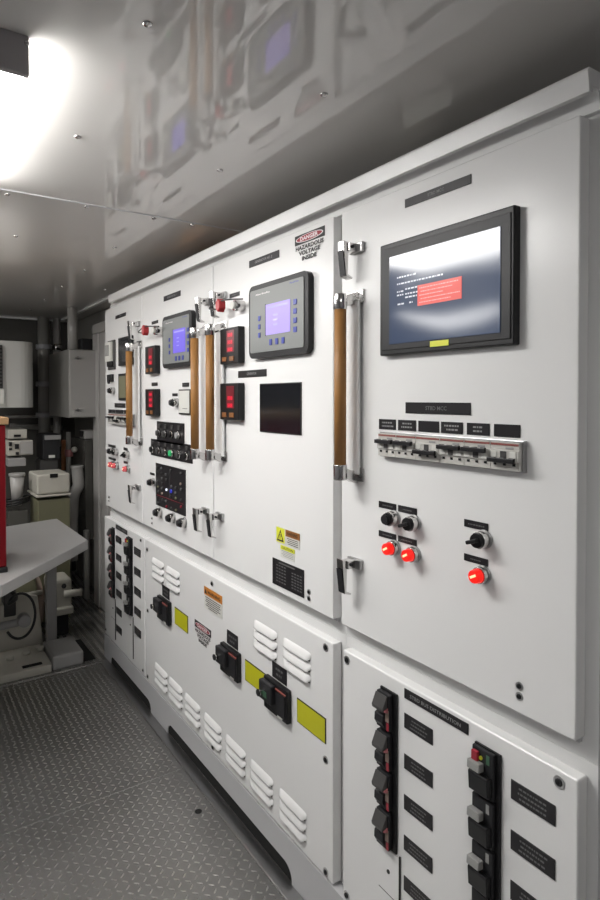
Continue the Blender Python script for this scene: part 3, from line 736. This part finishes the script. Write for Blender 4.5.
# red chest standing on it
t = thing('tool_chest', (.07, 3.0, .75), 'red metal tool chest with a wooden top at the left edge', 'tool chest')
MB().box(-.30, .397, 2.84, 3.25, .772, 1.385, red_paint, .006).build('body', t)
MB().box(-.31, .400, 2.83, 3.26, .7505, .772, dark, .003).build('base_trim', t)
MB().box(-.31, .408, 2.825, 3.265, 1.3855, 1.417, wood, .004).build('top', t, label='brown wooden top')
for k in range(4): MB().box(-.27, .37, 2.834, 2.8395, .80+.14*k, .925+.14*k, red_paint, .002).build('drawer', t)

# engine bed
t = thing('engine_bed', (.3, 3.6, 0), 'cream painted engine bed with bolt heads beyond the tread plate floor', 'machine base')
b = MB(); b.prism([(-.7, 3.45), (.70, 3.45), (.705, 3.47), (.705, 3.785), (-.7, 3.785)], .001, .045, 'z', cream, .006)
bed = b.build('base', t)
MB().box(.708, .872, 3.455, 3.72, .001, .080, table_m, .012).build('pad', t, label='grey raised corner pad')
MB().box(.72, .80, 3.725, 3.80, .001, .045, cream, .003).build('foot_plate', t)
for x, y in ((.61, 3.67), (.685, 3.68), (.52, 3.64), (.44, 3.66)):
    MB().cyl((x, y, .0455), (x, y, .068), .021, cream, 6).build('bolt_head', t)
MB().box(.56, .66, 3.48, 3.515, .0455, .047, hole, .0005).build('slot', t, label='dark oval slot')
t = thing('engine_mount', (0, 3.85, 0), 'cream mounting plate with a white arm and black hose loop, behind the engine bed', 'machine base')
b = MB(); b.prism([(-.6, .001), (.73, .001), (.698, .32), (.62, .35), (-.6, .35)], 3.81, 3.86, 'y', cream, .006); b.build('side_plate', t)
mount = t
def part_box(t, name, px0, px1, py0, py1, Y, depth, m, bev=.004, label=None):
    a = at(px0, py1, Y); c = at(px1, py0, Y)
    return MB().box(a.x, c.x, Y, Y+depth, a.z, c.z, m, bev).build(name, t, label=label)
def pipe_px(t, name, pts, Y, r, m, n=2, label=None):
    P = [at(q[0], q[1], Y+(q[2] if len(q) > 2 else 0)) for q in pts]
    return MB().tube(P, r, m, 12, n).build(name, t, label=label)
# pump / gearbox behind the table leg
t = thing('gearbox', at(66, 645, 3.95).xyz, 'cream gearbox with a short pipe stub, behind the table leg', 'gearbox')
part_box(t, 'casing', 50, 72, 578, 612, 3.95, .2, cream, .02)
MB().tube([at(64, 594, 3.93), at(82, 592, 3.9)], .022, cream, 16).build('outlet_pipe', t)
part_box(t, 'flange', 56, 74, 606, 617, 3.92, .18, cream, .01)
MB().cyl(at(64, 586, 3.93), at(64, 586, 3.948), .015, dark, 14).build('plug', t)
a = at(60, 617, 3.93); MB().box(a.x-.04, a.x+.06, 3.97, 4.1, 0, a.z, dark2).build('foot', t)
# generator under the table
t = thing('generator', at(20, 640, 4.0).xyz, 'olive generator drum with a brown end ring, deep under the table', 'generator')
b = MB(); c0 = at(28, 600, 4.0); b.cyl((c0.x-.75, 4.12, c0.z-.05), (c0.x+.05, 4.12, c0.z-.05), .20, olive, 32, bev=.02); b.build('drum', t)
b = MB(); b.cyl((c0.x+.05, 4.12, c0.z-.05), (c0.x+.09, 4.12, c0.z-.05), .15, tan, 32, bev=.01); b.build('end_ring', t)
pipe_px(t, 'pipe', [(20, 596), (42, 592)], 3.85, .014, cream, 0, 'pale horizontal tube')
pipe_px(mount, 'arm', [(-6, 628), (24, 621)], 3.60, .022, table_m, 0, 'white horizontal arm')
b = MB(); q = at(24, 620, 3.60); b.cyl((q.x, 3.57, q.z), (q.x, 3.635, q.z), .034, table_m, 20, bev=.004); b.build('lug', mount)
part_box(mount, 'block', 4, 16, 588, 618, 3.70, .1, dark3, .006)
part_box(mount, 'white_block', -4, 4, 605, 622, 3.63, .1, cream, .006)
b = MB(); q = at(20, 616, 3.55); b.tube([(q.x+.078*math.cos(a)*1.0, 3.55, q.z+.125*math.sin(a)) for a in [PI*.75-k*PI*1.55/14 for k in range(15)]], .007, rubber, 10, 1); b.build('hose', mount, label='black rubber hose loop')
b = MB(); q = at(0, 592, 3.62); b.tube([at(0, 585, 3.6), at(10, 590, 3.6), at(18, 598, 3.58), at(8, 604, 3.6)], .012, rubber, 10, 2); b.build('hose', mount)
a = at(10, 640, 4.0); MB().box(a.x-.5, a.x+.1, 4.0, 4.25, 0, .12, dark2).build('foot', t)

# water heater (rounded white tank) on the back wall
t = thing('water_heater', (.55, 4.75, 1.4), 'large white rounded tank high on the back wall at the left edge', 'tank')
a = at(-26, 408, 4.5); c = at(35, 342, 4.5)
P = []; r = .09
for cx, cy, s in ((c.x-r, 4.5+r, 3), (c.x-r, 4.95, 0), (a.x+r, 4.95, 1), (a.x+r, 4.5+r, 2)):
    for k in range(7): an = PI/2*(s+k/6); P.append((cx+r*math.cos(an), cy+r*math.sin(an)))
b = MB(); b.prism(P, a.z, c.z, 'z', tank_m, .003); b.build('casing', t)
b = MB(); q0 = at(-8, 388, 4.49); q1 = at(2.4, 345, 4.49); b.box(q0.x, q1.x, 4.485, 4.499, q0.z, q1.z, dark, .002)
for k in range(12):
    zz = q0.z+(q1.z-q0.z)*(k+.5)/12; b.box(q0.x+.004, q1.x-.004, 4.478, 4.4845, zz-.008, zz+.004, dark3)
b.build('grille', t, label='black louvred grille')
part_box(t, 'label_plate', -4, 4, 389, 404, 4.485, .012, paper, .001)
b = MB(); b.box(a.x+.1, c.x-.12, 5.0401, 5.3999, c.z-.25, c.z-.20, steel).build('wall_bracket', t)
# white wall cabinet
t = thing('wall_cabinet', (1.12, 4.7, 1.3), 'pale grey wall cabinet with a pipe rising from its top, left of the door frame', 'cabinet')
a = at(69, 418, 4.40); c = at(92, 350, 4.40)
MB().box(a.x, 1.299, 4.40, 5.05, a.z, c.z, wall_rm, .005).build('body', t)
MB().box(a.x+.004, c.x+.04, 4.388, 4.3995, a.z+.006, c.z-.006, jamb_m, .003).build('door', t)
for py in (358, 410):
    q = at(78, py, 4.38); MB().cyl((q.x, 4.379, q.z), (q.x, 4.3878, q.z), .010, dark3, 14).box(q.x-.02, q.x+.02, 4.376, 4.3788, q.z-.005, q.z+.005, steel).build('door_lock', t)
q = at(74.5, 350, 4.5); MB().cyl((q.x, 4.55, c.z+.0005), (q.x, 4.55, HC-.0005), .036, jamb_m, 20).build('flue_pipe', t)
MB().box(q.x+.05, q.x+.15, 4.5, 4.62, c.z+.0005, c.z+.09, dark2, .004).build('junction_block', t)
# cream treatment unit
t = thing('treatment_unit', at(54, 560, 4.25).xyz, 'cream and olive box unit with a dark slot, standing behind the table', 'machine')
part_box(t, 'lid', 37, 70, 473, 495, 4.25, .3, cream, .012)
part_box(t, 'lid_rim', 36, 71, 493, 498, 4.24, .32, cream, .004)
a = at(38, 520, 4.26); c = at(70, 498, 4.26)
MB().box(a.x, c.x, 4.26, 4.53, 0, c.z-.0005, olive, .006).build('tank', t, label='olive lower tank')
part_box(t, 'slot', 50, 58, 473.5, 478, 4.246, .003, hole, .0005, 'dark slot in the lid')
t = thing('elbow_pipe', at(77, 500, 4.66).xyz, 'thick white curved pipe right of the cream box unit', 'pipe')
pipe_px(t, 'pipe', [(77, 466), (78, 478), (79, 486), (73, 494), (72, 520), (72, 560)], 4.66, .043, jamb_m, 2)
q = at(77, 467, 4.66); MB().cyl((q.x, 4.66, q.z-.01), (q.x, 4.66, q.z+.012), .047, jamb_m, 18, bev=.004).build('end_cap', t)
# control boxes on the back
def tagged_box(name, px0, px1, py0, py1, Y, d, m, label, cat, extra=None):
    a = at(px0, py1, Y); c = at(px1, py0, Y)
    t = thing(name, ((a.x+c.x)/2, Y+d/2, a.z), label, cat)
    MB().box(a.x, c.x, Y, Y+d, a.z, c.z, m, .005).build('housing', t)
    if extra: extra(t)
    return t
def ex1(t):
    part_box(t, 'cover', 20, 33, 441, 454.5, 4.59, .0095, jamb_m, .003)
    for (x0, x1, y0, y1) in ((9, 12, 442, 446), (15, 19, 444, 449), (16, 19, 452, 455), (9, 12, 448, 450)): part_box(t, 'knob', x0, x1, y0, y1, 4.585, .0145, dark, .001)
tagged_box('control_box', 8, 33, 440, 456, 4.6, .25, cream, 'cream control box with dark knobs and a pale cover, right of the red chest', 'control box', ex1)
tagged_box('control_box', 8, 27, 429, 439, 4.6, .25, cream, 'narrow cream box with a dark slot, on top of the knobbed control box', 'control box', lambda t: part_box(t, 'slot', 14, 21, 434.5, 437, 4.59, .0095, dark, .001))
tagged_box('machine_shelf', 8, 26, 458, 467, 4.55, .3, table_m, 'pale grey shelf block below the cream control boxes', 'shelf')
def ex2(t):
    part_box(t, 'cover', 45, 61, 435, 440, 4.58, .0195, table_m, .002); part_box(t, 'label_plate', 49, 55, 455, 458, 4.59, .0095, paper, .001); a = at(50, 460, 4.6); MB().box(a.x-.06, a.x+.06, 4.62, 4.8, 0, a.z, dark3, .003).build('stand', t)
tagged_box('electric_motor', 43, 60, 434, 460, 4.6, .25, dark2, 'black motor box with a pale top, in the middle of the far machinery', 'motor', ex2)
t = thing('copper_pipe', at(64, 462, 4.6).xyz, 'orange brown vertical pipe beside the black motor box', 'pipe'); pipe_px(t, 'pipe', [(63.5, 440), (63.5, 470)], 4.9, .017, pipe_or, 0); q = at(63.5, 470, 4.9); MB().cyl((q.x, 4.9, 0), (q.x, 4.9, q.z), .02, wall_rm, 14).build('lower_pipe', t)
t = thing('valve_pipe', at(69, 500, 4.5).xyz, 'pale vertical pipe with a dull red valve, left of the curved white pipe', 'pipe')
pipe_px(t, 'pipe', [(68.5, 432), (68.5, 500)], 4.8, .018, wall_rm, 0); q = at(68.5, 500, 4.8); MB().cyl((q.x, 4.8, 0), (q.x, 4.8, q.z), .02, wall_rm, 14).build('lower_pipe', t)
q = at(69, 452, 4.8); MB().cyl((q.x, 4.8, q.z-.035), (q.x, 4.8, q.z+.02), .030, pipe_red, 18, bev=.004).build('valve_body', t, label='dull red valve')
MB().ball((q.x+.03, 4.76, q.z+.02), .022, cream).build('valve_knob', t)
t = thing('filter_housing', at(17, 510, 4.45).xyz, 'white tapered filter cylinder with a dark hose coil around its foot', 'filter')
a = at(17, 505, 4.45); c = at(17, 476, 4.45)
MB().cyl((a.x, 4.45, a.z), (c.x, 4.45, c.z), .03, jamb_m, 22, .046).cyl((c.x, 4.45, c.z), (c.x, 4.45, c.z+.02), .052, jamb_m, 22, bev=.003).build('cylinder', t)
for k in range(3): MB().tube([(a.x+(.075+.004*k)*math.cos(2*PI*i/20), 4.45+.05*math.sin(2*PI*i/20), a.z+.012+.016*k+.012*math.cos(2*PI*i/20)) for i in range(20)], .007, rubber, 8, 0, True).build('hose_coil', t)
q = at(17, 510, 4.45); MB().box(q.x-.06, q.x+.06, 4.40, 4.50, .0, q.z, wall_m, .003).build('stand', t)
t = thing('pressure_pipe', (at(44, 380, 5.2).x, 5.2, 1.0), 'grey vertical pipe on the dark back wall between tank and wall cabinet', 'pipe')
q = at(44, 380, 5.2); MB().cyl((q.x, 5.2, 1.2), (q.x, 5.2, HC-.0005), .045, wall_rm, 18).build('pipe', t)
for py in (347, 384, 415): q2 = at(44, py, 5.2); MB().cyl((q2.x, 5.2, q2.z-.02), (q2.x, 5.2, q2.z+.02), .062, wall_lm, 18, bev=.004).build('flange', t)
t = thing('pressure_pipe', (at(57, 380, 5.25).x, 5.25, 1.0), 'thin pale vertical pipe just left of the grey wall cabinet', 'pipe')
q = at(57, 380, 5.25); MB().cyl((q.x, 5.25, 1.1), (q.x, 5.25, HC-.0005), .03, jamb_m, 18).build('pipe', t)
q2 = at(57, 348, 5.25); MB().cyl((q2.x, 5.25, q2.z-.02), (q2.x, 5.25, q2.z+.03), .045, chrome, 18).build('coupling', t)
t = thing('horizontal_pipe', (at(40, 415, 5.3).x, 5.3, 1.3), 'dull grey horizontal pipe run along the back wall below the tank', 'pipe')
pipe_px(t, 'pipe', [(5, 417), (62, 416)], 5.385, .012, wall_rm, 0); pipe_px(t, 'pipe', [(10, 426), (62, 428)], 5.377, .022, wall_rm, 0)
tagged_box('junction_box', 84, 99, 430, 439, 4.62, .12, jamb_m, 'small pale junction box under the wall cabinet', 'junction box', lambda t: part_box(t, 'plug', 81.5, 84, 431, 437, 4.63, .06, dark, .002))
t = thing('pipe_post', at(86.5, 562, 4.6).xyz, 'short pale post standing on the floor right of the table', 'post')
a = at(86.5, 530, 4.6); MB().cyl((a.x, 4.6, -.004), (a.x, 4.6, a.z), .022, wall_rm, 16, bev=.003).build('tube', t)
tagged_box('storage_locker', 86, 93, 440, 540, 4.62, .5, wall_m, 'dark grey upright locker behind the short post, under the junction box', 'locker')
tagged_box('machine_block', 40, 64, 520, 590, 4.95, .3, dark3, 'dark machine block low behind the table', 'machine')
# unseen lit tube, added for the bright shape mirrored in the big monitor
t = thing('unseen_tube_lamp', (-.9, 2.6, 1.95), 'unseen lit tube lamp added on the opposite side of the room, mirrored in the big monitor', 'lamp')
lm2 = mat('unseen_tube_glass', (.9, .9, .9), .4, emit=(1, .99, .97), es=9)
MB().tube([(-.95, 2.22, 2.02), (-.93, 2.4, 1.985), (-.91, 2.6, 1.97), (-.90, 2.8, 2.01), (-.90, 3.0, 2.07)], [.03, .042, .045, .03, .014], lm2, 18, 0).build('glass_tube', t)
for y, z in ((2.25, 2.05), (2.95, 2.075)): MB().cyl((-.92, y, z), (-.92, y, HC-.0005), .008, steel, 12).build('hanger', t)
# floor litter of far hole
tag(MB().box(.882, .950, 3.50, 3.84, -.004, -.0025, hole).build('floor_gap', org=(.915, 3.67, -.004)), 'dark narrow gap in the floor beside the grey corner pad', 'gap')

# ------------------------------------------------------------------ world and view
w = bpy.data.worlds.new('world'); bpy.context.scene.world = w; w.use_nodes = True
w.node_tree.nodes['Background'].inputs[0].default_value = (.02, .02, .02, 1)
vs = bpy.context.scene.view_settings
vs.view_transform = 'Standard'; vs.look = 'None'; vs.gamma = 1; vs.use_curve_mapping = False
vs.exposure = 0.80
